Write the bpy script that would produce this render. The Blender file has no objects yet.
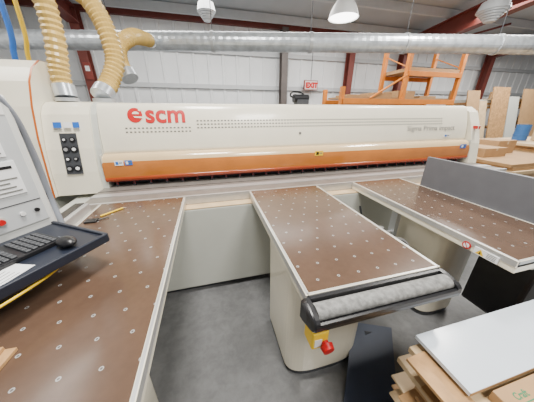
import bpy, bmesh, math, random
from mathutils import Vector, Matrix
random.seed(4)
scene=bpy.context.scene
COL=scene.collection
# ---------------------------------------------------------------- materials
def mat(name,col,rough=.5,metal=0.,var=.08,scale=6.,bump=0.,emit=None,coat=0,trans=0):
    m=bpy.data.materials.new(name); m.use_nodes=True
    nt=m.node_tree; b=nt.nodes['Principled BSDF']
    tc=nt.nodes.new('ShaderNodeTexCoord'); n=nt.nodes.new('ShaderNodeTexNoise')
    n.inputs['Scale'].default_value=scale; n.inputs['Detail'].default_value=5
    nt.links.new(tc.outputs['Object'],n.inputs['Vector'])
    r=nt.nodes.new('ShaderNodeValToRGB')
    r.color_ramp.elements[0].position=.3; r.color_ramp.elements[1].position=.7
    r.color_ramp.elements[0].color=tuple(max(0,c*(1-var)) for c in col)+(1,)
    r.color_ramp.elements[1].color=tuple(min(1,c*(1+var)) for c in col)+(1,)
    nt.links.new(n.outputs['Fac'],r.inputs['Fac']); nt.links.new(r.outputs['Color'],b.inputs['Base Color'])
    b.inputs['Roughness'].default_value=rough; b.inputs['Metallic'].default_value=metal
    if coat: b.inputs['Coat Weight'].default_value=coat; b.inputs['Coat Roughness'].default_value=.08
    if trans: b.inputs['Transmission Weight'].default_value=trans
    if bump:
        bp=nt.nodes.new('ShaderNodeBump'); bp.inputs['Strength'].default_value=bump; bp.inputs['Distance'].default_value=.01
        nt.links.new(n.outputs['Fac'],bp.inputs['Height']); nt.links.new(bp.outputs['Normal'],b.inputs['Normal'])
    if emit:
        b.inputs['Emission Color'].default_value=tuple(emit[:3])+(1,); b.inputs['Emission Strength'].default_value=emit[3]
    return m
def table_mat():
    m=mat('phenolic_top',(.095,.057,.038),.20,0,.12,3)
    nt=m.node_tree; b=nt.nodes['Principled BSDF']; L=nt.links
    base=b.inputs['Base Color'].links[0].from_socket
    tc=[n for n in nt.nodes if n.type=='TEX_COORD'][0]
    sp=nt.nodes.new('ShaderNodeSeparateXYZ'); L.new(tc.outputs['Object'],sp.inputs[0])
    def M(op,a,bb=None):
        n=nt.nodes.new('ShaderNodeMath'); n.operation=op
        for i,v in enumerate((a,bb)):
            if v is None: continue
            if isinstance(v,(int,float)): n.inputs[i].default_value=v
            else: L.new(v,n.inputs[i])
        return n.outputs[0]
    s=.100
    X=M('DIVIDE',sp.outputs['X'],s); Y=M('DIVIDE',sp.outputs['Y'],s)
    row=M('FLOOR',Y); odd=M('MULTIPLY',M('FLOORED_MODULO',row,2.),.5)
    fx=M('SUBTRACT',M('FRACT',M('ADD',X,odd)),.5); fy=M('SUBTRACT',M('FRACT',Y),.5)
    d=M('SQRT',M('ADD',M('MULTIPLY',fx,fx),M('MULTIPLY',fy,fy)))
    disc=M('LESS_THAN',d,.064); hole=M('LESS_THAN',d,.034)
    mx=nt.nodes.new('ShaderNodeMixRGB'); L.new(disc,mx.inputs[0]); L.new(base,mx.inputs[1]); mx.inputs[2].default_value=(.35,.345,.34,1)
    mx2=nt.nodes.new('ShaderNodeMixRGB'); L.new(hole,mx2.inputs[0]); L.new(mx.outputs[0],mx2.inputs[1]); mx2.inputs[2].default_value=(.10,.095,.09,1)
    n=nt.nodes.new('ShaderNodeTexNoise'); n.inputs['Scale'].default_value=40; n.inputs['Detail'].default_value=6
    L.new(tc.outputs['Object'],n.inputs['Vector'])
    r=nt.nodes.new('ShaderNodeMapRange'); r.inputs[1].default_value=.3; r.inputs[2].default_value=.8; r.inputs[3].default_value=.94; r.inputs[4].default_value=1.08
    L.new(n.outputs['Fac'],r.inputs[0])
    h=nt.nodes.new('ShaderNodeMixRGB'); h.blend_type='MULTIPLY'; h.inputs[0].default_value=1
    L.new(mx2.outputs[0],h.inputs[1]); L.new(r.outputs[0],h.inputs[2]); L.new(h.outputs[0],b.inputs['Base Color'])
    return m
def floor_mat():
    m=mat('concrete',(.132,.133,.136),.2,0,.14,1.1)
    nt=m.node_tree; b=nt.nodes['Principled BSDF']; L=nt.links
    base=b.inputs['Base Color'].links[0].from_socket
    tc=[n for n in nt.nodes if n.type=='TEX_COORD'][0]
    n=nt.nodes.new('ShaderNodeTexNoise'); n.inputs['Scale'].default_value=14; n.inputs['Detail'].default_value=12; n.inputs['Roughness'].default_value=.65; n.inputs['Distortion'].default_value=.3
    L.new(tc.outputs['Object'],n.inputs['Vector'])
    r=nt.nodes.new('ShaderNodeMapRange'); r.inputs[1].default_value=.35; r.inputs[2].default_value=.68; r.inputs[3].default_value=.84; r.inputs[4].default_value=1.12
    L.new(n.outputs['Fac'],r.inputs[0])
    h=nt.nodes.new('ShaderNodeMixRGB'); h.blend_type='MULTIPLY'; h.inputs[0].default_value=1
    L.new(base,h.inputs[1]); L.new(r.outputs[0],h.inputs[2]); L.new(h.outputs[0],b.inputs['Base Color'])
    b.inputs['Roughness'].default_value=.22
    return m
MT=table_mat(); MFL=floor_mat()
CREAM=mat('cream_paint',(.80,.75,.61),.25,0,.02,6,0,None,.3)
CREAM2=mat('visor_tan',(.68,.50,.28),.18,0,.06,3,0,None,.6)
AMBER=mat('amber_guard',(.42,.135,.018),.12,0,.14,3,0,None,.7)
GREYW=mat('grey_white_paint',(.52,.53,.48),.4,0,.03)
CONS=mat('console_grey',(.62,.63,.61),.4,0,.03)
CONF=mat('console_face',(.52,.54,.55),.35,0,.04)
WHITE=mat('white_paint',(.78,.78,.77),.4,0,.02)
PURL=mat('purlin_paint',(.50,.52,.54),.5,0,.04)
WALLM=mat('wall_sheet',(.74,.76,.78),.5,0,.05,1.5)
CEILM=mat('ceiling_insulation',(.44,.47,.50),.6,0,.08,1.0)
ORANGE=mat('orange_strip',(.34,.045,.005),.22,0,.15,4,0,None,.5)
ORANGE2=mat('orange_edge',(.50,.12,.01),.3,0,.1)
RACKO=mat('rack_orange',(.66,.21,.025),.4,0,.08)
RED=mat('red_paint',(.50,.001,.003),.4,0,.03)
BLACK=mat('black_plastic',(.010,.010,.012),.35,0,.2,20)
DARK=mat('dark_grey',(.045,.048,.055),.5,0,.1)
NAVY=mat('navy_tray',(.012,.016,.028),.35,0,.1)
NAVY2=mat('navy_sheet',(.022,.032,.060),.45,0,.1)
ALU=mat('aluminium',(.55,.55,.55),.35,.6,.05,20)
STEEL=mat('galvanised',(.58,.62,.66),.3,.6,.2,9,.15)
DSTEEL=mat('silver_metal',(.50,.52,.54),.35,.5,.1)
BED=mat('bed_steel',(.22,.20,.18),.35,.3,.15,12)
FENCE=mat('fence_laminate',(.115,.12,.135),.4,0,.05,12)
BROWN=mat('column_red_brown',(.15,.032,.024),.5,0,.1)
DULLRED=mat('dull_red',(.22,.04,.03),.6,0,.1)
COLG=mat('column_primer',(.10,.085,.08),.5,0,.1)
HOSE=mat('hose_yellow',(.56,.38,.11),.3,0,.1,12)
GREYH=mat('grey_cable',(.22,.24,.28),.45,0,.05)
WOOD=mat('wood',(.42,.24,.10),.6,0,.28,14,.2)
WOODL=mat('wood_light',(.58,.42,.24),.6,0,.12,10)
CARD=mat('cardboard',(.40,.24,.11),.75,0,.08,8)
SHEET=mat('white_laminate',(.60,.66,.73),.2,0,.02)
YEL=mat('yellow_paint',(.85,.55,.01),.4,0,.04)
BLUE=mat('blue_paint',(.02,.14,.55),.4,0,.06)
DBLUE=mat('drum_blue',(.03,.12,.33),.4,0,.06)
PAPER=mat('paper',(.82,.83,.84),.7,0,.02)
GREEN=mat('green_ink',(.02,.20,.09),.6,0,.05)
BRUSH=mat('brush_roller',(.19,.19,.185),.9,0,.35,45,.5)
GINK=mat('grey_ink',(.16,.16,.15),.6,0,.05)
PINK_G=mat('pale_ink',(.26,.25,.23),.6,0,.05)
HOLE=mat('slot_shadow',(.12,.115,.10),.7,0,.05)
LAMP=mat('lamp_glow',(.9,.9,.9),.4,0,.01,6,0,(1,.98,.93,9))
EXITM=mat('exit_body',(.66,.56,.54),.4,0,.01,6)
PINK=mat('exit_red',(.50,.002,.004),.4,0,.01,6,0,(1,.0,.0,.12))
# ---------------------------------------------------------------- builder
WP={}
class B:
    def __init__(s,M=None): s.bm=bmesh.new(); s.mats=[]; s.M=M
    def mi(s,m):
        if m not in s.mats: s.mats.append(m)
        return s.mats.index(m)
    def add(s,vs,fs,m,smooth=False):
        i=s.mi(m); v=[s.bm.verts.new(p) for p in vs]
        out=[]
        for f in fs:
            try:
                fc=s.bm.faces.new([v[k] for k in f]); fc.material_index=i; fc.smooth=smooth; out.append(fc)
            except ValueError: pass
        return v,out
    def box(s,x0,x1,y0,y1,z0,z1,m,bev=0,seg=2):
        vs=[(x,y,z) for z in(z0,z1) for y in(y0,y1) for x in(x0,x1)]
        fs=[(0,2,3,1),(4,5,7,6),(0,1,5,4),(2,6,7,3),(0,4,6,2),(1,3,7,5)]
        v,f=s.add(vs,fs,m)
        if bev:
            es=list({e for ff in f for e in ff.edges})
            bmesh.ops.bevel(s.bm,geom=es,offset=bev,segments=seg,affect='EDGES',profile=.6)
        return s
    def cyl(s,p0,p1,r0,m,r1=None,seg=20,caps=True):
        p0=Vector(p0);p1=Vector(p1); r1=r0 if r1 is None else r1
        d=(p1-p0).normalized(); a=d.orthogonal().normalized(); b=d.cross(a)
        vs=[];
        for p,r in((p0,r0),(p1,r1)):
            for k in range(seg):
                t=2*math.pi*k/seg; vs.append(p+a*math.cos(t)*r+b*math.sin(t)*r)
        fs=[(k,(k+1)%seg,seg+(k+1)%seg,seg+k) for k in range(seg)]
        s.add(vs,fs,m,True)
        if caps:
            s.add(vs[:seg],[tuple(range(seg))[::-1]],m); s.add(vs[seg:],[tuple(range(seg))],m)
        return s
    def prism(s,prof,x0,x1,m,axis='x',smooth=False):
        n=len(prof)
        def P(a,b,c): return (c,a,b) if axis=='x' else ((a,c,b) if axis=='y' else (a,b,c))
        vs=[P(a,b,x0) for a,b in prof]+[P(a,b,x1) for a,b in prof]
        s.add(vs,[(k,(k+1)%n,n+(k+1)%n,n+k) for k in range(n)],m,smooth)
        s.add(vs,[tuple(range(n))[::-1],tuple(range(n,2*n))],m)
        return s
    def strip(s,prof,x0,x1,m,smooth=True):
        n=len(prof); vs=[(x0,a,b) for a,b in prof]+[(x1,a,b) for a,b in prof]
        s.add(vs,[(k,k+1,n+k+1,n+k) for k in range(n-1)],m,smooth); return s
    def tube(s,pts,r,m,rib=0,ribstep=.02,seg=14,step=None):
        pts=[Vector(p) for p in pts]
        P=[pts[0]*2-pts[1]]+pts+[pts[-1]*2-pts[-2]]
        dense=[]
        for i in range(1,len(P)-2):
            L=(P[i+1]-P[i]).length; st=step or (ribstep/2 if rib else max(.01,r))
            n=max(2,int(L/st))
            for k in range(n):
                t=k/n; a,b,c,d=P[i-1],P[i],P[i+1],P[i+2]
                dense.append(.5*((2*b)+(-a+c)*t+(2*a-5*b+4*c-d)*t*t+(-a+3*b-3*c+d)*t**3))
        dense.append(pts[-1])
        vs=[];up=None
        for i,p in enumerate(dense):
            d=(dense[min(i+1,len(dense)-1)]-dense[max(i-1,0)]).normalized()
            up=d.orthogonal().normalized() if up is None else (up-d*up.dot(d)).normalized()
            sd=d.cross(up); rr=r*(1+(rib if i%2 else -rib))
            for k in range(seg):
                t=2*math.pi*k/seg; vs.append(p+up*math.cos(t)*rr+sd*math.sin(t)*rr)
        n=len(dense)
        s.add(vs,[(i*seg+k,i*seg+(k+1)%seg,(i+1)*seg+(k+1)%seg,(i+1)*seg+k) for i in range(n-1) for k in range(seg)],m,not rib)
        s.add(vs[:seg],[tuple(range(seg))[::-1]],m); s.add(vs[-seg:],[tuple(range(seg))],m)
        return s
    def ball(s,c,r,m,sc=(1,1,1)):
        i=s.mi(m); g=bmesh.ops.create_uvsphere(s.bm,u_segments=20,v_segments=12,radius=r)
        for v in g['verts']: v.co=Vector((v.co.x*sc[0]+c[0],v.co.y*sc[1]+c[1],v.co.z*sc[2]+c[2]))
        for f in {f for v in g['verts'] for f in v.link_faces}: f.material_index=i; f.smooth=True
        return s
    def done(s,name,parent=None,label=None,cat=None,**kw):
        if s.M is not None: s.bm.transform(s.M)
        bmesh.ops.recalc_face_normals(s.bm,faces=s.bm.faces[:])
        co=[v.co for v in s.bm.verts]
        o=Vector(((min(c.x for c in co)+max(c.x for c in co))/2,(min(c.y for c in co)+max(c.y for c in co))/2,min(c.z for c in co)))
        s.bm.transform(Matrix.Translation(-o))
        me=bpy.data.meshes.new(name); s.bm.to_mesh(me); s.bm.free()
        for m in s.mats: me.materials.append(m)
        ob=bpy.data.objects.new(name,me); COL.objects.link(ob); WP[ob]=o
        if parent: ob.parent=parent; ob.location=o-WP[parent]
        else: ob.location=o
        if label: ob['label']=label
        if cat: ob['category']=cat
        for k,v in kw.items(): ob[k]=v
        return ob
def empty(name,p,label,cat,**kw):
    e=bpy.data.objects.new(name,None); e.empty_display_size=.1; e.location=p; COL.objects.link(e); WP[e]=Vector(p)
    e['label']=label; e['category']=cat
    for k,v in kw.items(): e[k]=v
    return e
def text(name,body,size,Mx,m,parent,bold=0,ext=.0015,sx=1,wrap=None):
    c=bpy.data.curves.new(name,'FONT'); c.body=body; c.size=size; c.extrude=ext; c.offset=bold
    t=bpy.data.objects.new('tmp',c); COL.objects.link(t)
    bpy.context.view_layer.update()
    me=bpy.data.meshes.new_from_object(t); bpy.data.objects.remove(t); bpy.data.curves.remove(c)
    me.transform(Matrix.Diagonal((sx,1,1,1)))
    if wrap:
        x0,z0,off=wrap
        for v in me.vertices:
            X,Z,D=x0+v.co.x,z0+v.co.y,v.co.z
            v.co=(X,fy(Z)-off-D,Z)
    else: me.transform(Mx)
    me.name=name; me.materials.clear(); me.materials.append(m)
    o=sum((v.co for v in me.vertices),Vector())/max(1,len(me.vertices)); me.transform(Matrix.Translation(-o))
    ob=bpy.data.objects.new(name,me); COL.objects.link(ob); ob.parent=parent; ob.location=o-WP[parent]; WP[ob]=o
    return ob
def fmx(x,y,z,rx=90,rz=0): return Matrix.Translation((x,y,z))@Matrix.Rotation(math.radians(rz),4,'Z')@Matrix.Rotation(math.radians(rx),4,'X')

# ---------------------------------------------------------------- room
XL,XR,YB,YF=-5.,17.,8.,-3.5
def ceil_z(y): return 4.2+(YB-y)*.09
B().box(XL-.2,XR+.2,YF,YB+.2,-.1,0,MFL).done('floor',kind='structure')
b=B(); # ribbed back wall
prof=[]; x=XL
while x<XR:
    prof+=[(x,YB),(x+.34,YB),(x+.36,YB-.03),(x+.42,YB-.03),(x+.44,YB)]; x+=.44
prof+=[(x,YB+.2),(XL,YB+.2)]
b.prism(prof,0,4.25,WALLM,'z').done('wall_back',kind='structure')
B().box(XL-.2,XL,YF,YB+.2,0,5.3,WALLM).done('wall_left',kind='structure')
B().box(XR+.03,XR+.2,YF,YB+.2,0,5.3,WALLM).done('wall_right',kind='structure')
B().prism([(YB+.2,4.2),(YF,ceil_z(YF)),(YF,ceil_z(YF)+.15),(YB+.2,4.35)],XL-.2,XR+.2,CEILM).done('ceiling',kind='structure')
k=0
for y in [7.6,6.3,5.0,3.7,2.4]:
    z=ceil_z(y); k+=1
    B().box(XL,XR,y-.04,y+.04,z-.2,z,PURL).done('trim_%d'%k,kind='structure')
for z in (2.35,3.3):
    k+=1
    B().box(XL,XR,YB-.09,YB-.03,z-.06,z+.06,PURL).done('trim_%d'%k,kind='structure')
k+=1
B().box(XL,XR,YB-.14,YB-.03,3.98,4.19,BROWN).done('trim_%d'%k,kind='structure')
def ibeam(bb,x,y0,z0,y1,z1,w,h,m,vertical=False):
    if vertical:
        bb.box(x-w/2,x+w/2,y0-h,y0-h+.02,z0,z1,m); bb.box(x-w/2,x+w/2,y0-.02,y0,z0,z1,m); bb.box(x-.01,x+.01,y0-h+.02,y0-.02,z0,z1,m)
    else:
        for (a,c,ww) in((0,.025,w),(h-.025,h,w),(.025,h-.025,.02)):
            vs=[(x+sx*ww/2,y,z-d) for (y,z) in((y0,z0),(y1,z1)) for d in(a,c) for sx in(-1,1)]
            bb.add(vs,[(0,1,3,2),(4,6,7,5),(0,4,5,1),(2,3,7,6),(0,2,6,4),(1,5,7,3)],m)
for x,m in((-2.95,BROWN),(2.58,COLG),(5.0,BROWN),(7.2,BROWN),(11.5,BROWN)):
    b=B(); ibeam(b,x,YB-.15,0,0,3.97,.2,.26,m,True)
    b.done('steel_column',None,'painted steel I-section column standing against the ribbed wall','column',group='steel wall columns')
for x,hh in((-2.95,.34),(7.2,.46),(11.5,.34)):
    b=B(); ibeam(b,x,YB-.42,3.97,YF+.2,ceil_z(YF+.2)-.22,.26,hh,BROWN)
    b.done('steel_rafter',None,'dark red-brown steel roof rafter under the ceiling','roof beam',group='roof rafters')
B().tube([(7.35,7.6,3.6),(9.3,6.0,4.1)],.03,BROWN,seg=8).done('roof_brace',None,'thin brown steel roof brace rod','roof brace')
# ---------------------------------------------------------------- ducts
b=B()
b.tube([(-4.9,5.65,2.7),(-.95,4.757,2.7),(5.76,3.24,2.7),(8.6,2.6,2.7)],.140,STEEL,rib=.012,ribstep=.12,seg=24)
for t in(.1,.26,.38,.5,.62,.74,.85):
    p=Vector((-4.9,5.65,2.7)).lerp(Vector((8.6,2.6,2.7)),t); d=Vector((13.5,-3.05,0)).normalized()
    b.cyl(p-d*.025,p+d*.025,.155,DSTEEL)
    b.cyl(p+Vector((0,0,.15)),(p.x,p.y,ceil_z(p.y)),.006,DARK,seg=6)
b.done('extraction_duct',None,'long galvanised spiral extraction duct hung from the ceiling','duct')
def hose(pts,r,label):
    b=B(); b.tube(pts,r,HOSE,rib=.08,ribstep=.045,seg=18)
    for i,j in((0,1),(-1,-2)):
        p=Vector(pts[i]); q=Vector(pts[j]); d=(q-p).normalized(); b.cyl(p-d*.04,p+d*.06,r*1.12,STEEL)
    return b.done('extraction_hose',None,label,'hose',group='yellow extraction hoses')
hose([(-1.23,2.60,1.765),(-1.24,2.63,1.92),(-1.20,2.65,2.23),(-1.215,2.67,2.6),(-1.36,2.81,3.05),(-1.45,3.1,4.55)],.074,'tall yellow ribbed extraction hose rising to the roof')
hose([(-1.03,2.88,1.78),(-.98,3.0,1.9),(-.91,3.1,2.12),(-.94,3.15,2.4),(-1.04,3.2,2.65),(-1.25,3.3,3.0),(-1.3,3.4,4.5)],.088,'yellow ribbed hose with a bend above the saw beam')
hose([(-.74,4.35,2.62),(-.76,4.0,2.56),(-.82,3.65,2.48),(-.93,3.45,2.33),(-.93,3.36,2.14),(-.86,3.30,2.0)],.085,'yellow ribbed elbow hose curling beside the galvanised duct')
b=B(); b.tube([(-2.12,3.6,0),(-2.10,3.6,2.0),(-2.03,3.6,2.6),(-2.0,3.6,4.58)],.028,BLUE,seg=10); b.done('air_pipe',None,'blue compressed air pipe running up to the roof','pipe')
b=B(); b.tube([(-1.98,3.6,0),(-1.97,3.6,2.0),(-1.90,3.6,2.6),(-1.86,3.6,4.58)],.022,YEL,seg=10); b.done('gas_pipe',None,'yellow pipe running up to the roof','pipe')
b=B(); b.box(-3.0,-2.82,YB-.44,YB-.42,2.4,2.8,DULLRED,.01); b.box(-2.96,-2.86,YB-.445,YB-.44,2.6,2.72,PAPER); b.done('fire_sign',None,'small dull red sign on the steel column','sign')
# lamps
def bay(x,y,z,r,label):
    e=empty('high_bay_lamp',(x,y,z),label,'ceiling lamp')
    pr=[(r,0),(r*.96,.06),(r*.75,.2),(r*.45,.32),(r*.3,.38)]
    b=B()
    for (a,za),(c,zc) in zip(pr,pr[1:]): b.cyl((x,y,z+za),(x,y,z+zc),a,WHITE,r1=c,seg=28,caps=False)
    b.done('lamp_shade',e)
    B().cyl((x,y,z+.38),(x,y,z+.6),r*.3,GREYW).done('ballast_housing',e)
    B().cyl((x,y,z+.01),(x,y,z+.03),r*.92,LAMP,seg=28).done('lens',e)
    B().cyl((x,y,z+.6),(x,y,ceil_z(y)),.01,DARK,seg=8).done('hanging_rod',e)
bay(2.95,5.0,3.40,.3,'round white high bay lamp, lit, hanging from the roof')
for (x,y,z,r,lab) in((5.6,4.0,3.36,.26,'silver cone-shaped duct outlet hanging under the roof'),(.22,6.0,3.55,.2,'small silver duct outlet hanging near the ribbed wall')):
    b=B()
    for i in range(5): b.cyl((x,y,z-.12+i*.035),(x,y,z-.09+i*.035),r*(.35+.13*i),DSTEEL,r1=r*(.42+.13*i),seg=24)
    b.cyl((x,y,z+.05),(x,y,z+.2),r,DSTEEL,r1=r*.8,seg=24); b.cyl((x,y,z+.2),(x,y,z+.5),r*.5,STEEL); b.cyl((x,y,z+.5),(x,y,ceil_z(y)),.01,DARK,seg=8)
    b.done('duct_outlet',None,lab,'ceiling fixture')
# exit sign
e=empty('exit_sign',(3.6,7.55,2.32),'lit EXIT sign with red letters hung before the wall','sign')
b=B(); b.box(3.34,3.84,7.70,7.78,2.30,2.60,DULLRED,.01); b.box(3.36,3.82,7.695,7.70,2.32,2.58,EXITM); b.cyl((3.59,7.74,2.60),(3.59,7.74,3.98),.01,DARK,seg=6); b.done('sign_body',e)
text('lettering','EXIT',.215,fmx(3.385,7.69,2.375),PINK,e,.014)
# pallet rack
e=empty('pallet_rack',(5.2,6.,0),'tall orange steel pallet rack with wooden deck','storage rack')
RX=(3.45,5.35,7.20)
for px,H in zip(RX,(2.2,3.25,3.3)):
    b=B()
    for py in(5.5,6.4): b.box(px-.05,px+.05,py-.05,py+.05,0,H,RACKO)
    for i in range(3): b.tube([(px,5.5,.3+i*.5),(px,6.4,.6+i*.5)],.018,RACKO,seg=6)
    if H>3: b.tube([(px,5.5,H-.55),(px,6.4,H-.15)],.016,RACKO,seg=6)
    b.done('upright',e)
B().box(RX[0],RX[2],5.41,5.47,1.80,1.93,RACKO,.005).done('beam',e)
B().box(RX[0],RX[2],6.43,6.49,1.80,1.93,RACKO,.005).done('beam',e)
B().box(RX[1],RX[2],5.41,5.47,2.50,2.62,RACKO,.005).done('beam',e)
B().box(RX[1],RX[2],6.43,6.49,2.50,2.62,RACKO,.005).done('beam',e)
B().box(RX[0]+.06,RX[2]-.06,5.58,6.32,1.935,1.975,CARD).done('deck',e)
B().box(RX[1]+.06,RX[2]-.06,5.47,6.43,2.622,2.71,CARD).done('deck',e,'brown wooden deck')
B().tube([(RX[1]-.05,5.42,2.52),(RX[0]+.8,5.42,1.94)],.026,RACKO,seg=8).done('brace',e)
# ---------------------------------------------------------------- panel saw
saw=empty('panel_saw',(1.2,2.3,0),'cream beam panel saw with red logo and orange guard strip','panel saw')
b=B(); b.box(-1.25,3.7,1.70,2.85,.06,.86,GREYW,.01); b.box(-1.2,3.65,1.75,2.8,0,.06,DARK)
b.box(-1.25,3.7,1.702,1.80,.861,.868,WOODL)
b.done('base_frame',saw)
b=B(); b.box(-1.0,3.6,1.82,2.6,.868,.936,BED,.004); b.box(-1.0,3.6,1.80,1.83,.868,.942,ALU,.004); b.box(-1.0,3.6,1.97,2.05,.936,.940,ALU); b.box(-1.0,3.6,2.12,2.126,.937,.9385,BLACK)
b.done('bed',saw)
def fy(z):
    s=(z-1.24)/.42
    return 2.335+.03*s+.075*max(0,s)**2.2
prof=[(fy(1.24+.41*i/14),1.24+.41*i/14) for i in range(15)]
prof+=[(2.447,1.662),(2.465,1.672),(2.50,1.680),(2.85,1.68),(2.95,1.60),(2.95,1.1),(2.5,1.06),(2.36,1.1),(2.36,1.22)]
b=B()
b.prism(prof,-.95,3.5,CREAM,smooth=False)
for f in b.bm.faces:
    if len(f.verts)==4 and abs(f.calc_center_median().y-2.4)<.12: f.smooth=True
def dot(x,z,w,h,m,off=.0025,n=1):
    for k in range(n):
        za=z-h+2*h*k/n; zb=z-h+2*h*(k+1)/n
        b.add([(x-w,fy(za)-off,za),(x+w,fy(za)-off,za),(x+w,fy(zb)-off,zb),(x-w,fy(zb)-off,zb)],[(0,1,2,3)],m)
for r in range(3):
    for i in range(130):
        x=-.09+i*.034
        if x>3.05: break
        dot(x,1.455+r*.032,.0095,.0062,HOLE)
for r in range(2):
    for i in range(17): dot(-.73+i*.035,1.425+r*.034,.009,.0058,HOLE)
beam=b.done('pressure_beam',saw,'long cream pressure beam cover with perforated air slots')
# logo mark: red disc with cream cuts forming a swirl
b=B(); lx,lz,R=-.645,1.572,.064
def fp(dx,dz,off): z=lz+dz; return (lx+dx,fy(z)-off,z)
n=36
b.add([fp(0,0,.004)]+[fp(R*math.cos(2*math.pi*k/n),R*math.sin(2*math.pi*k/n),.004) for k in range(n)],[(0,1+k,1+(k+1)%n) for k in range(n)],RED)
lens=[fp(.008+.030*math.cos(t),.010+.022*math.sin(t),.007) for t in [math.pi*k/10 for k in range(11)]]
b.add(lens,[tuple(range(11))],CREAM)
b.add([fp(-.016,-.008,.007),fp(.070,-.012,.007),fp(.064,-.026,.007),fp(.0,-.022,.007)],[(0,1,2,3)],CREAM)
b.add([fp(.030,.046,.007),fp(.042,.034,.007),fp(.070,.046,.007),fp(.052,.066,.007)],[(0,1,2,3)],CREAM)
b.done('logo_mark',beam,'round red swirl logo mark')
text('logo_lettering','scm',.222,None,RED,beam,.0055,.0015,1.03,(-.56,1.510,.004))
text('model_lettering','Sigma Prima impact',.088,None,PINK_G,beam,.0002,.0008,1.15,(2.48,1.375,.003))
# visor
b=B()
b.strip([(2.338,1.240),(2.305,1.238),(2.278,1.222),(2.262,1.20),(2.253,1.172)],-.96,3.51,CREAM2)
b.done('guard_cover',saw,'glossy tan curved lip of the guard')
b=B(); b.strip([(2.253,1.173),(2.246,1.155),(2.240,1.13),(2.236,1.10),(2.233,1.06),(2.233,1.030)],-.96,3.51,AMBER); b.strip([(2.233,1.032),(2.227,1.028),(2.227,1.012),(2.238,.995),(2.25,.990)],-.96,3.51,ORANGE)
b.done('guard_strip',saw,'glossy deep amber guard strip with darker lower edge')
B().box(-.965,-.955,2.25,2.36,1.0,1.24,GREYW,.004).done('guard_end_plate',saw)
B().box(3.505,3.515,2.25,2.36,1.0,1.24,GREYW,.004).done('guard_end_plate',saw)
b=B(); b.box(-.94,3.48,2.28,2.30,.980,1.05,RED)
for i in range(30):
    x=-.90+i*.148; b.box(x,x+.016,2.275,2.29,.945,1.03,DARK,.003,1); b.box(x-.006,x+.022,2.27,2.295,.941,.952,DARK)
b.done('presser_fringe',saw,'dark presser fingers under a red strip')
b=B(); b.box(-.94,3.48,2.36,2.6,.94,1.1,DARK); b.done('presser_bar',saw)
def sticker(x,z,w,h,m,par,ink=None):
    b=B()
    y0=fy(z)-.003 if z>=1.25 else 2.242
    b.box(x-w,x+w,y0-.006,y0,z-h,z+h,m)
    if ink: b.box(x-w*.7,x-w*.1,y0-.008,y0-.006,z-h*.6,z+h*.6,ink); b.box(x+w*.1,x+w*.8,y0-.008,y0-.006,z-h*.1,z+h*.3,GINK)
    return b.done('sticker',par)
sticker(-.82,1.165,.035,.022,PAPER,saw,BLUE); sticker(-.74,1.165,.03,.022,BLUE,saw,PAPER)
sticker(1.2,1.165,.05,.026,YEL,saw,BLACK); sticker(3.38,1.165,.05,.026,BLUE,saw,PAPER); sticker(1.0,1.38,.012,.012,GINK,saw); sticker(3.15,1.30,.05,.02,PAPER,saw,BLUE)
# end housing
b=B()
prof=[(2.22,.9),(2.24,1.1),(2.28,1.3),(2.33,1.45),(2.38,1.58),(2.43,1.645),(2.50,1.68),(2.6,1.69),(2.95,1.69),(2.95,.9)]
b.prism(prof,-1.352,-1.0,CREAM)
b.prism([(p[0]+.02,p[1]) for p in prof],-1.0,-.952,GREYW)
b.cyl((-1.23,2.60,1.69),(-1.23,2.6,1.72),.09,DSTEEL); b.cyl((-1.03,2.88,1.69),(-1.03,2.88,1.73),.105,DSTEEL)
eh=b.done('end_housing',saw,'cream end housing')
prof=[(2.18,.9),(2.21,1.1),(2.26,1.4),(2.33,1.64),(2.41,1.83),(2.50,1.94),(2.62,2.01),(2.95,2.03),(2.95,.9)]
b=B(); b.prism(prof,-2.1,-1.356,CREAM); b.strip([(p[0]-.003,p[1]+(.003 if p[1]>1.6 else 0)) for p in prof[:-1]],-1.370,-1.354,ORANGE2)
b.box(-2.05,-1.4,2.25,2.9,0,.9,GREYW)
b.done('end_housing',saw,'tall cream carriage housing with thin curved orange edge')
def hy(z): return 2.24+(z-1.1)*.24
b=B(); zs=(1.09,1.43)
b.add([(-1.235,hy(zs[0])-.012,zs[0]),(-1.110,hy(zs[0])-.012,zs[0]),(-1.110,hy(zs[1])-.012,zs[1]),(-1.235,hy(zs[1])-.012,zs[1])],[(0,1,2,3)],DARK)
rr_=(.027,.021,.029,.018)
for r in range(4):
    for c in range(2):
        z=1.135+r*.08; x=-1.203+c*.060; R_=rr_[(r+2*c)%4]
        b.cyl((x,hy(z)+.0,z),(x,hy(z)-.020,z+.004),R_,BLACK,seg=24); b.cyl((x,hy(z)-.020,z+.004),(x,hy(z)-.026,z+.005),R_*.5,PAPER if (r+c)%2 else ALU,seg=20)
b.done('gauge_panel',eh,'dark panel of round pressure gauges and sockets')
b=B()
z0,z1=1.475,1.52
for x0,x1,m in((-1.26,-1.20,BLUE),(-1.185,-1.13,PAPER),(-1.12,-1.07,BLUE)):
    b.add([(x0,hy(z0)-.02,z0),(x1,hy(z0)-.02,z0),(x1,hy(z1)-.02,z1),(x0,hy(z1)-.02,z1)],[(0,1,2,3)],m)
b.done('sticker',eh)
b=B(); b.prism([(2.2,.9),(2.25,1.2),(2.33,1.45),(2.40,1.60),(2.50,1.67),(2.95,1.68),(2.95,.9)],3.52,3.68,CREAM); b.box(3.56,3.60,2.25,2.33,1.38,1.43,RED,.005)
b.done('end_housing',saw,'cream end housing with red tag')
b=B(); b.cyl((1.0,2.6,1.745),(1.18,2.6,1.745),.045,BLACK); b.box(1.03,1.17,2.54,2.66,1.678,1.735,DARK)
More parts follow.
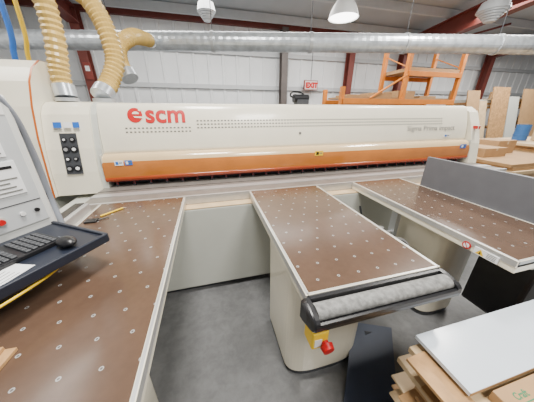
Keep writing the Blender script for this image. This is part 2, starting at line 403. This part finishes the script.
b.tube([(1.0,2.6,1.755),(.96,2.6,1.775),(.99,2.6,1.815),(1.1,2.6,1.805),(1.16,2.62,1.755)],.010,BLACK,seg=8); b.done('beam_motor',saw,'black motor with looped cable on the beam')
b=B(); b.box(-3.3,-2.2,2.3,3.0,0,2.05,CREAM,.02); b.box(-3.28,-2.3,2.295,2.3,.1,1.95,GREYW); b.box(-2.32,-2.29,2.26,2.295,1.0,1.15,BLACK)
b.done('electrical_cabinet',None,'tall cream electrical cabinet standing beside the saw','cabinet')
# ---------------------------------------------------------------- air tables
def air_table(x0,x1,y0,y1,label):
    e=empty('air_table',((x0+x1)/2,(y0+y1)/2,0),label,'work table',group='air flotation tables')
    B().box(x0+.012,x1-.012,y0+.012,y1-.003,.925,.942,MT,.002).done('tabletop',e,'brown phenolic top with metallic air nozzles')
    b=B(); b.box(x0,x1,y0,y1,.872,.924,CREAM,.004)
    for a,c in((x0-.004,x0+.012),(x1-.012,x1+.004)): b.box(a,c,y0,y1-.003,.905,.943,ALU,.003)
    b.box(x0,x1,y0,y0+.012,.905,.943,ALU,.003)
    b.done('frame',e)
    return e
tL=air_table(-.86,-.24,-.35,1.797,'long brown air table with perforated nozzle top and cream frame')
tM=air_table(.31,.97,.57,1.797,'brown air table with black bumper and brush roller on its end')
tR=air_table(1.37,1.95,.50,1.797,'brown air table with a grey guide panel along one side')
def leg(x0,x1,y0,y1,e,top=.872):
    n=20; r=(x1-x0)/2; pr=[]; dp=.13
    cx=(x0+x1)/2
    for k in range(n+1):
        t=math.pi+math.pi*k/n; c,s_=math.cos(t),math.sin(t)
        pr.append((cx+r*math.copysign(abs(c)**.6,c),y0+dp-dp*abs(s_)**.6))
    pr+=[(x1,y1),(x0,y1)]
    b=B(); b.prism(pr,.05,top,CREAM,'z',smooth=False)
    b.prism([(cx+(p[0]-cx)*.95,p[1]+.01) for p in pr],0,.05,DARK,'z')
    return b.done('leg',e,'cream oval sheet-metal leg')
leg(.345,.855,.77,1.22,tM); leg(1.56,1.93,.92,1.35,tR)
B().box(-.75,-.40,.3,.8,0,.872,CREAM,.02).done('leg',tL)
b=B(); b.box(.36,.92,.6,1.65,.80,.871,GREYW,.02); b.done('air_duct',tM)
b=B(); b.box(1.60,1.92,.53,1.65,.81,.871,GREYW,.02); b.done('air_duct',tR)
# slim bumper: D-profile swept across, wedge-shaped below
b=B()
half=[(.566,.835),(.52,.842),(.478,.858),(.466,.872),(.463,.89),(.465,.905),(.472,.909),(.480,.904),(.484,.888),(.552,.888),(.553,.938),(.566,.938)]
b.prism(half,.318,.955,BLACK)
pr=[(.566,.835),(.52,.842),(.478,.858),(.466,.872),(.463,.89),(.466,.910),(.476,.921),(.50,.928),(.54,.934),(.566,.936)]
def endcap(x0,x1):
    cz=.89
    b.prism(pr,min(x0,x1),max(x0,x1),BLACK)
    s_=1 if x1>x0 else -1
    prev=pr; px=x1; m_=len(pr)
    for k in range(1,4):
        f=1-.05*k*k; g=1-.02*k*k; nx=x1+s_*.006*k
        cur=[(.566+(p[0]-.566)*f,cz+(p[1]-cz)*g) for p in pr]
        vs=[(px,a,c) for a,c in prev]+[(nx,a,c) for a,c in cur]
        b.add(vs,[(i,(i+1)%m_,m_+(i+1)%m_,m_+i) for i in range(m_)],BLACK,True)
        prev,px=cur,nx
    b.add([(px,a,c) for a,c in prev],[tuple(range(len(prev)))],BLACK)
endcap(.318,.302); endcap(.955,.975)
bp=b.done('bumper',tM,'slim black plastic end bumper')
rb=B(); n=20; c0=(.517,.911)
pts=[(c0[0]+.035*math.cos(2*math.pi*k/n),c0[1]+.026*math.sin(2*math.pi*k/n)) for k in range(n)]
rb.prism(pts,.320,.953,BRUSH,smooth=True); rb.done('brush_roller',bp,'worn dull grey roller pad')
b=B(); b.box(.305,.375,.485,.56,.745,.834,YEL,.01,3); b.box(.315,.345,.484,.4855,.76,.80,WHITE); es=b.done('emergency_stop',tM,'yellow emergency stop box with red button')
b=B(); b.cyl((.358,.487,.777),(.359,.473,.773),.014,RED,seg=20); b.cyl((.359,.473,.773),(.360,.452,.769),.026,RED,r1=.022,seg=24); b.done('button',es)
b=B(); b.cyl((1.367,.715,.898),(1.3635,.715,.898),.022,RED,seg=24); b.cyl((1.3635,.715,.898),(1.3625,.715,.898),.015,PAPER,seg=20)
b.add([(1.362,.702,.883),(1.362,.706,.880),(1.362,.728,.913),(1.362,.724,.916)],[(0,1,2,3)],RED)
b.box(1.3625,1.367,.565,.675,.878,.918,PAPER)
b.add([(1.362,.665,.882),(1.362,.625,.882),(1.362,.645,.914)],[(0,1,2)],YEL); b.add([(1.3615,.650,.886),(1.3615,.640,.886),(1.3615,.645,.904)],[(0,1,2)],BLACK)
for i in range(4): b.box(1.3618,1.3625,.575,.615,.884+i*.008,.887+i*.008,GINK)
b.done('sticker',tR,'white warning label with red round mark')
b=B(); b.box(1.68,1.92,.53,.80,.35,.80,BLACK,.02); b.done('blower_box',tR,'black blower box under the table')
# valve / blower motor
b=B(); c=Vector((1.42,1.17,.59)); d=Vector((-.55,-.75,.3)).normalized()
b.cyl(c,c+d*.05,.068,ALU,seg=28); b.cyl(c+d*.05,c+d*.054,.056,DARK,seg=28); b.cyl(c+d*.054,c+d*.062,.040,ALU,seg=28); b.cyl(c+d*.062,c+d*.08,.016,DARK); b.cyl(c-d*.10,c,.05,DSTEEL,seg=24)
b.box(1.46,1.50,1.28,1.34,.60,.871,DSTEEL); b.cyl((1.34,1.30,.68),(1.34,1.30,.56),.030,BLACK); b.cyl((1.34,1.30,.64),(1.48,1.30,.64),.014,ALU); b.cyl((1.34,1.30,.68),(1.34,1.30,.70),.022,ALU)
b.tube([(1.34,1.30,.56),(1.33,1.34,.48),(1.36,1.45,.46),(1.40,1.6,.6),(1.42,1.69,.72)],.010,BLACK,seg=8)
b.tube([(1.44,1.22,.53),(1.42,1.2,.42),(1.46,1.3,.34),(1.55,1.34,.40)],.014,DARK,seg=8)
b.done('air_valve',tR,'round metal blower motor with hose under the table')
b=B(); b.box(1.955,1.985,.2,1.56,.9,1.215,FENCE,.003); b.box(1.955,1.99,.18,1.58,.86,.9,ALU)
for y in(.5,1.3): b.box(1.96,1.985,y,y+.06,0,.86,GREYW)
b.done('guide_fence',None,'smooth dark grey guide panel standing beside the table','fence panel')
b=B(); b.box(-.96,-.87,.95,1.69,.94,1.0,ALU,.006); b.box(-.965,-.865,.95,1.69,.88,.94,CREAM,.004)
for yy in(1.0,1.6): b.box(-.94,-.89,yy,yy+.05,0,.88,GREYW)
b.box(-.955,-.90,1.3,1.69,1.0,1.004,BLACK); b.done('side_fence',None,'grey metal squaring fence along the table edge','fence rail')
b=B(); b.cyl((-.76,1.55,.948),(-.66,1.66,.948),.006,YEL,seg=6); b.cyl((-.66,1.66,.948),(-.648,1.673,.948),.006,WOODL,r1=.001,seg=6); b.done('pencil',None,'yellow pencil lying on the brown table','pencil')
b=B(); b.box(-.82,-.75,1.46,1.51,.943,.955,BLACK,.004); b.tube([(-.75,1.49,.948),(-.72,1.51,.948),(-.70,1.52,.948)],.004,BLACK,seg=6); b.done('tape_measure',None,'small black tool lying on the brown table','tool')
for i,(dx,dz,an) in enumerate(((0,0,4),(.035,0,-3),(.012,.012,2))):
    b=B(Matrix.Translation((-.665+dx,.54,.943+dz))@Matrix.Rotation(math.radians(an),4,'Z'))
    b.box(-.015,.015,-.09,.06,0,.011,WOOD,.001); b.done('wood_strip',None,'short thin wood offcut strip on the table','wood strip',group='wood offcut strips')
# ---------------------------------------------------------------- console
MC=Matrix(((.55,-.835,0,-.48),(.835,.55,0,.987),(0,0,1,0),(0,0,0,1)))
cw=lambda x,y,z:(MC@Vector((x,y,z)))
con=empty('control_console',cw(-.25,.5,0),'pale grey machine control console with swing-out keyboard tray','control console')
b=B(MC); b.box(-.55,.025,.375,.54,1.06,1.67,CONS,.025,3); b.box(-.53,-.005,.368,.376,1.12,1.63,CONF,.004)
b.box(-.52,-.012,.3665,.368,1.225,1.229,DARK)
b.box(-.525,-.010,.3662,.368,1.59,1.625,WHITE)
b.box(.021,.031,.40,.43,1.2,1.24,BLACK); b.box(.021,.031,.40,.43,1.5,1.54,BLACK)
b.done('cabinet',con)
b=B(MC); b.cyl((-.25,.5,.06),(-.25,.5,1.06),.05,GREYW); b.cyl((-.25,.5,0),(-.25,.5,.06),.2,DARK); b.done('stand',con)
b=B(MC); b.box(-.62,0,0,.37,1.072,1.09,NAVY,.008,3); b.box(-.62,0,-.005,.012,1.06,1.10,NAVY,.006,3); b.box(-.012,.005,0,.37,1.06,1.10,NAVY,.006,3)
tray=b.done('keyboard_tray',con,'dark navy keyboard tray')
def sheet(a,c,z0,z1,pic):
    b=B(MC); b.box(a,c,.363,.368,z0,z1,PAPER)
    b.box(a+.008,a+.035,.3615,.363,z1-.03,z1-.012,BLUE if pic else RED)
    b.box(a+.045,c-.015,.3615,.363,z1-.03,z1-.018,BLACK)
    n=int((z1-z0-.05)/.018)
    for i in range(n): b.box(a+.012,c-.012-(i%3)*.014,.3615,.363,z0+.012+i*.018,z0+.018+i*.018,GINK)
    b.done('instruction_sheet',con,'printed white instruction sheet')
sheet(-.18,-.045,1.27,1.41,True); sheet(-.16,-.06,1.43,1.53,False); sheet(-.40,-.21,1.30,1.53,True)
b=B(MC); b.cyl((-.165,.368,1.175),(-.165,.362,1.175),.020,GREYW); b.cyl((-.165,.362,1.175),(-.165,.348,1.175),.012,RED)
b.done('emergency_button',con,'small red emergency stop button')
for bx,bm_ in((-.04,BLACK),(-.09,WHITE)): B(MC).cyl((bx,.368,1.18),(bx,.360,1.18),.009,bm_).done('push_button',con)
b=B(); b.tube([cw(-.62,.5,1.66),cw(-.45,.44,1.75),cw(-.27,.39,1.78),cw(-.09,.37,1.74),cw(.015,.39,1.62),cw(.055,.43,1.42),cw(.06,.45,1.2),cw(.05,.42,1.05)],.014,GREYH,seg=12); b.done('cable',con,'smooth grey flexible cable')
b=B(); b.tube([cw(-.7,.1,1.02),cw(-.5,.02,1.03),cw(-.3,.0,1.045),cw(-.15,.08,1.03),cw(-.1,.2,1.045),cw(-.2,.35,1.055)],.005,YEL,seg=8); b.done('cable',con,'yellow cable under the tray')
e=empty('keyboard',cw(-.3,.2,1.09),'black computer keyboard on the navy tray','keyboard')
B(MC).box(-.53,-.10,.12,.29,1.091,1.108,BLACK,.004).done('body',e)
b=B(MC)
for r in range(6):
    for c in range(20):
        x=-.52+c*.0205; y=.13+r*.0255
        if c in(14,) : continue
        b.box(x,x+.0165,y,y+.02,1.108,1.115,DARK,.0015,1)
b.done('keys',e)
b=B(MC); b.ball((-.115,.07,1.112),.03,BLACK,(.95,1.5,.68)); b.box(-.117,-.113,.095,.112,1.122,1.128,GREYH,.001); b.done('computer_mouse',None,'black computer mouse on the navy tray','mouse')
b=B(MC@Matrix.Translation((-.36,.055,1.091))@Matrix.Rotation(.25,4,'Z')); b.box(-.12,.12,-.04,.045,0,.001,PAPER)
for i in range(4): b.box(-.1,.08,-.03+i*.018,-.027+i*.018,.001,.0014,GINK)
b.done('paper_sheet',None,'white printed paper lying on the keyboard tray','paper')
# ---------------------------------------------------------------- stack of boards
e=empty('pallet',(1.3,.2,0),'rough wooden pallet under the board stack','pallet')
for y in(-.25,.1,.38): B().box(.74,1.85,y-.04,y+.04,0,.09,WOOD).done('runner',e)
for i in range(8): B().box(.76+i*.14,.87+i*.14,-.3,.42,.09,.11,WOOD).done('slat',e)
z=.11; i=0
while z<.66:
    h=random.choice((.012,.018,.03)); dx=random.uniform(-.06,.08); dy=random.uniform(-.08,.02)
    m=(WOOD,CARD,WOODL,WOOD)[i%4]
    b=B(Matrix.Translation((1.3,.1,z))@Matrix.Rotation(random.uniform(-.08,.08),4,'Z'))
    b.box(-.53+dx,.55,-.38,.33+dy,0,h-.001,m,.002,1)
    b.done('board',None,'particle board offcut in the stack on the pallet','board',group='stacked board offcuts')
    z+=h; i+=1
for j,(x0,x1,y1) in enumerate(((.70,.80,.36),(.73,.84,.20))):
    b=B(Matrix.Translation((0,0,z+j*.016))@Matrix.Rotation(.05*(1-2*j),4,'Z')); b.box(x0,x1,-.3,y1,0,.015,(WOOD,WOODL)[j],.001,1)
    b.done('wood_strip',None,'narrow wooden plank on top of the board stack','wood strip',group='planks on the stack')
zt=z+.033
b=B(); b.box(.770,2.0,.232,.445,zt,zt+.018,SHEET,.001,1); b.box(.770,2.0,.2315,.232,zt,zt+.018,CARD); b.done('laminate_sheet',None,'glossy white laminated sheet lying on the board stack','sheet')
e=empty('cardboard_box',(1.05,.05,z),'cardboard box with green printing on the board stack','box')
B().box(.855,1.5,-.15,.222,z+.001,zt+.012,CARD,.004).done('carton',e)
text('lettering','Craft',.028,fmx(.905,.180,zt+.0125,0,0),GREEN,e,.0004,.0005)
b=B(); b.box(.90,1.0,.168,.171,zt+.0121,zt+.0126,GREEN); b.done('printed_line',e)
b=B(); vs=[(.62,.58,.0),(.90,.46,.0),(1.14,.82,.16),(.90,.93,.16)]; vs+=[(a-.004,c-.005,d+.012) for a,c,d in vs]
b.add(vs,[(0,1,2,3),(7,6,5,4),(0,4,5,1),(1,5,6,2),(2,6,7,3),(3,7,4,0)],NAVY2); b.box(.94,1.08,.83,.86,0,.155,DARK); b.done('metal_sheet',None,'dark navy sheet leaning at an angle beside the pedestal','sheet')
# ---------------------------------------------------------------- background clutter right
def carton(x,y,z,w,d,h,label,m=CARD):
    b=B(); b.box(x,x+w,y,y+d,z,z+h,m,.006); b.box(x+w*.46,x+w*.54,y-.002,y+d,z+h,z+h+.002,WOODL); b.box(x+w*.46,x+w*.54,y-.003,y,z+h*.7,z+h,WOODL)
    b.done('cardboard_box',None,label,'box',group='stored cartons')
for k2,(x0,x1,y0,y1,H) in enumerate(((4.1,5.6,2.0,3.3,.90),(5.8,7.6,2.2,3.6,1.05))):
    zz=0; i=0
    while zz<H:
        t=.048; dx=random.uniform(-.08,.08); dy=random.uniform(-.05,.05)
        b=B(); b.box(x0+dx,x1+dx,y0+dy,y1+dy,zz,zz+t-.002,(WOODL,WOODL,WOOD,CARD)[random.randrange(4)],.002,1); b.done('plywood_sheet',None,'light plywood sheet in a pile on the floor','plywood sheet',group='piled plywood sheets'); zz+=t; i+=1
carton(4.3,2.5,.913,.5,.4,.14,'flat cardboard box on the plywood pile')
carton(6.5,2.6,1.059,.5,.5,.3,'pale cardboard box on the plywood pile',WOODL)
carton(4.9,2.7,.913,.45,.4,.22,'cardboard box with brown tape on the plywood pile')
b=B(); b.cyl((6.25,3.15,1.058),(6.25,3.15,1.36),.11,DBLUE,seg=28)
for zz in(1.15,1.26): b.cyl((6.25,3.15,zz),(6.25,3.15,zz+.02),.117,DBLUE,seg=28)
b.cyl((6.25,3.15,1.36),(6.25,3.15,1.37),.09,DARK); b.done('drum',None,'blue plastic drum standing on plywood','drum')
for i in range(4): carton(3.7+i*.8,5.62,1.976,.6,.6,.06+.06*(i%3),'flat carton loaded on the orange rack deck')
e=empty('shelving_unit',(10.4,6.,0),'wooden lumber rack with long shelves','shelving')
for zz in(.1,1.05,1.72): B().box(8.5,12.6,5.95,6.6,zz,zz+.05,WOOD).done('shelf',e)
for x in(8.5,10.5,12.56): B().box(x,x+.06,6.6,6.66,0,2.3,CARD).done('upright',e)
for q in range(3):
    x=8.6+q*1.35; zc=1.772
    for i in range(random.randrange(3,6)):
        t=random.choice((.04,.06)); dx=random.uniform(-.04,.06); L=random.uniform(1.0,1.2)
        b=B(); b.box(x+dx,x+dx+L,6.0,6.5,zc,zc+t-.002,random.choice((WOOD,CARD,WOODL,GREYW)),.002,1); b.done('board',None,'stored wooden board on the lumber rack','board',group='boards on the lumber rack'); zc+=t
for i,(x,w_,h,m_) in enumerate(((8.3,.55,2.25,CARD),(8.95,.35,1.95,WOODL),(9.4,.8,2.38,WOOD),(10.3,.5,2.1,GREYW),(10.9,.9,2.35,CARD),(11.9,.6,2.0,WOODL),(12.6,.8,2.3,WOOD))):
    b=B(); t=.03
    b.prism([(5.45,0),(5.45+t,0),(5.90+t,h),(5.90,h)],x,x+w_,m_); b.done('leaning_panel',None,'wood sheet panel leaning upright against the lumber rack','panel',group='leaning panels')
# ---------------------------------------------------------------- lights
def area(x,y,z,sx,sy,p,col=(1,.965,.905)):
    l=bpy.data.lights.new('ceiling_light','AREA'); l.shape='RECTANGLE'; l.size=sx; l.size_y=sy; l.energy=p; l.color=col
    o=bpy.data.objects.new('ceiling_light',l); o.location=(x,y,z); COL.objects.link(o); return o
area(0,1.0,4.2,.8,.8,235); area(4,2.3,4.1,.8,.8,250); area(1.5,5.9,3.9,7,1.2,290); area(9,4.5,3.9,5,2,450); area(-3,3.0,4.1,1.5,1.5,120); area(1.5,-1.5,4.4,1.2,1.0,230)
w=bpy.data.worlds.new('world'); scene.world=w; w.use_nodes=True
w.node_tree.nodes['Background'].inputs[0].default_value=(1,.99,.97,1); w.node_tree.nodes['Background'].inputs[1].default_value=.5
# ---------------------------------------------------------------- camera
cd=bpy.data.cameras.new('camera'); cd.sensor_width=36; cd.lens=36*215/534; cd.clip_start=.02
cam=bpy.data.objects.new('camera',cd); COL.objects.link(cam); cam.location=(0,0,1.6)
cam.rotation_euler=(math.radians(90-22.5),0,math.radians(-14.7)); scene.camera=cam
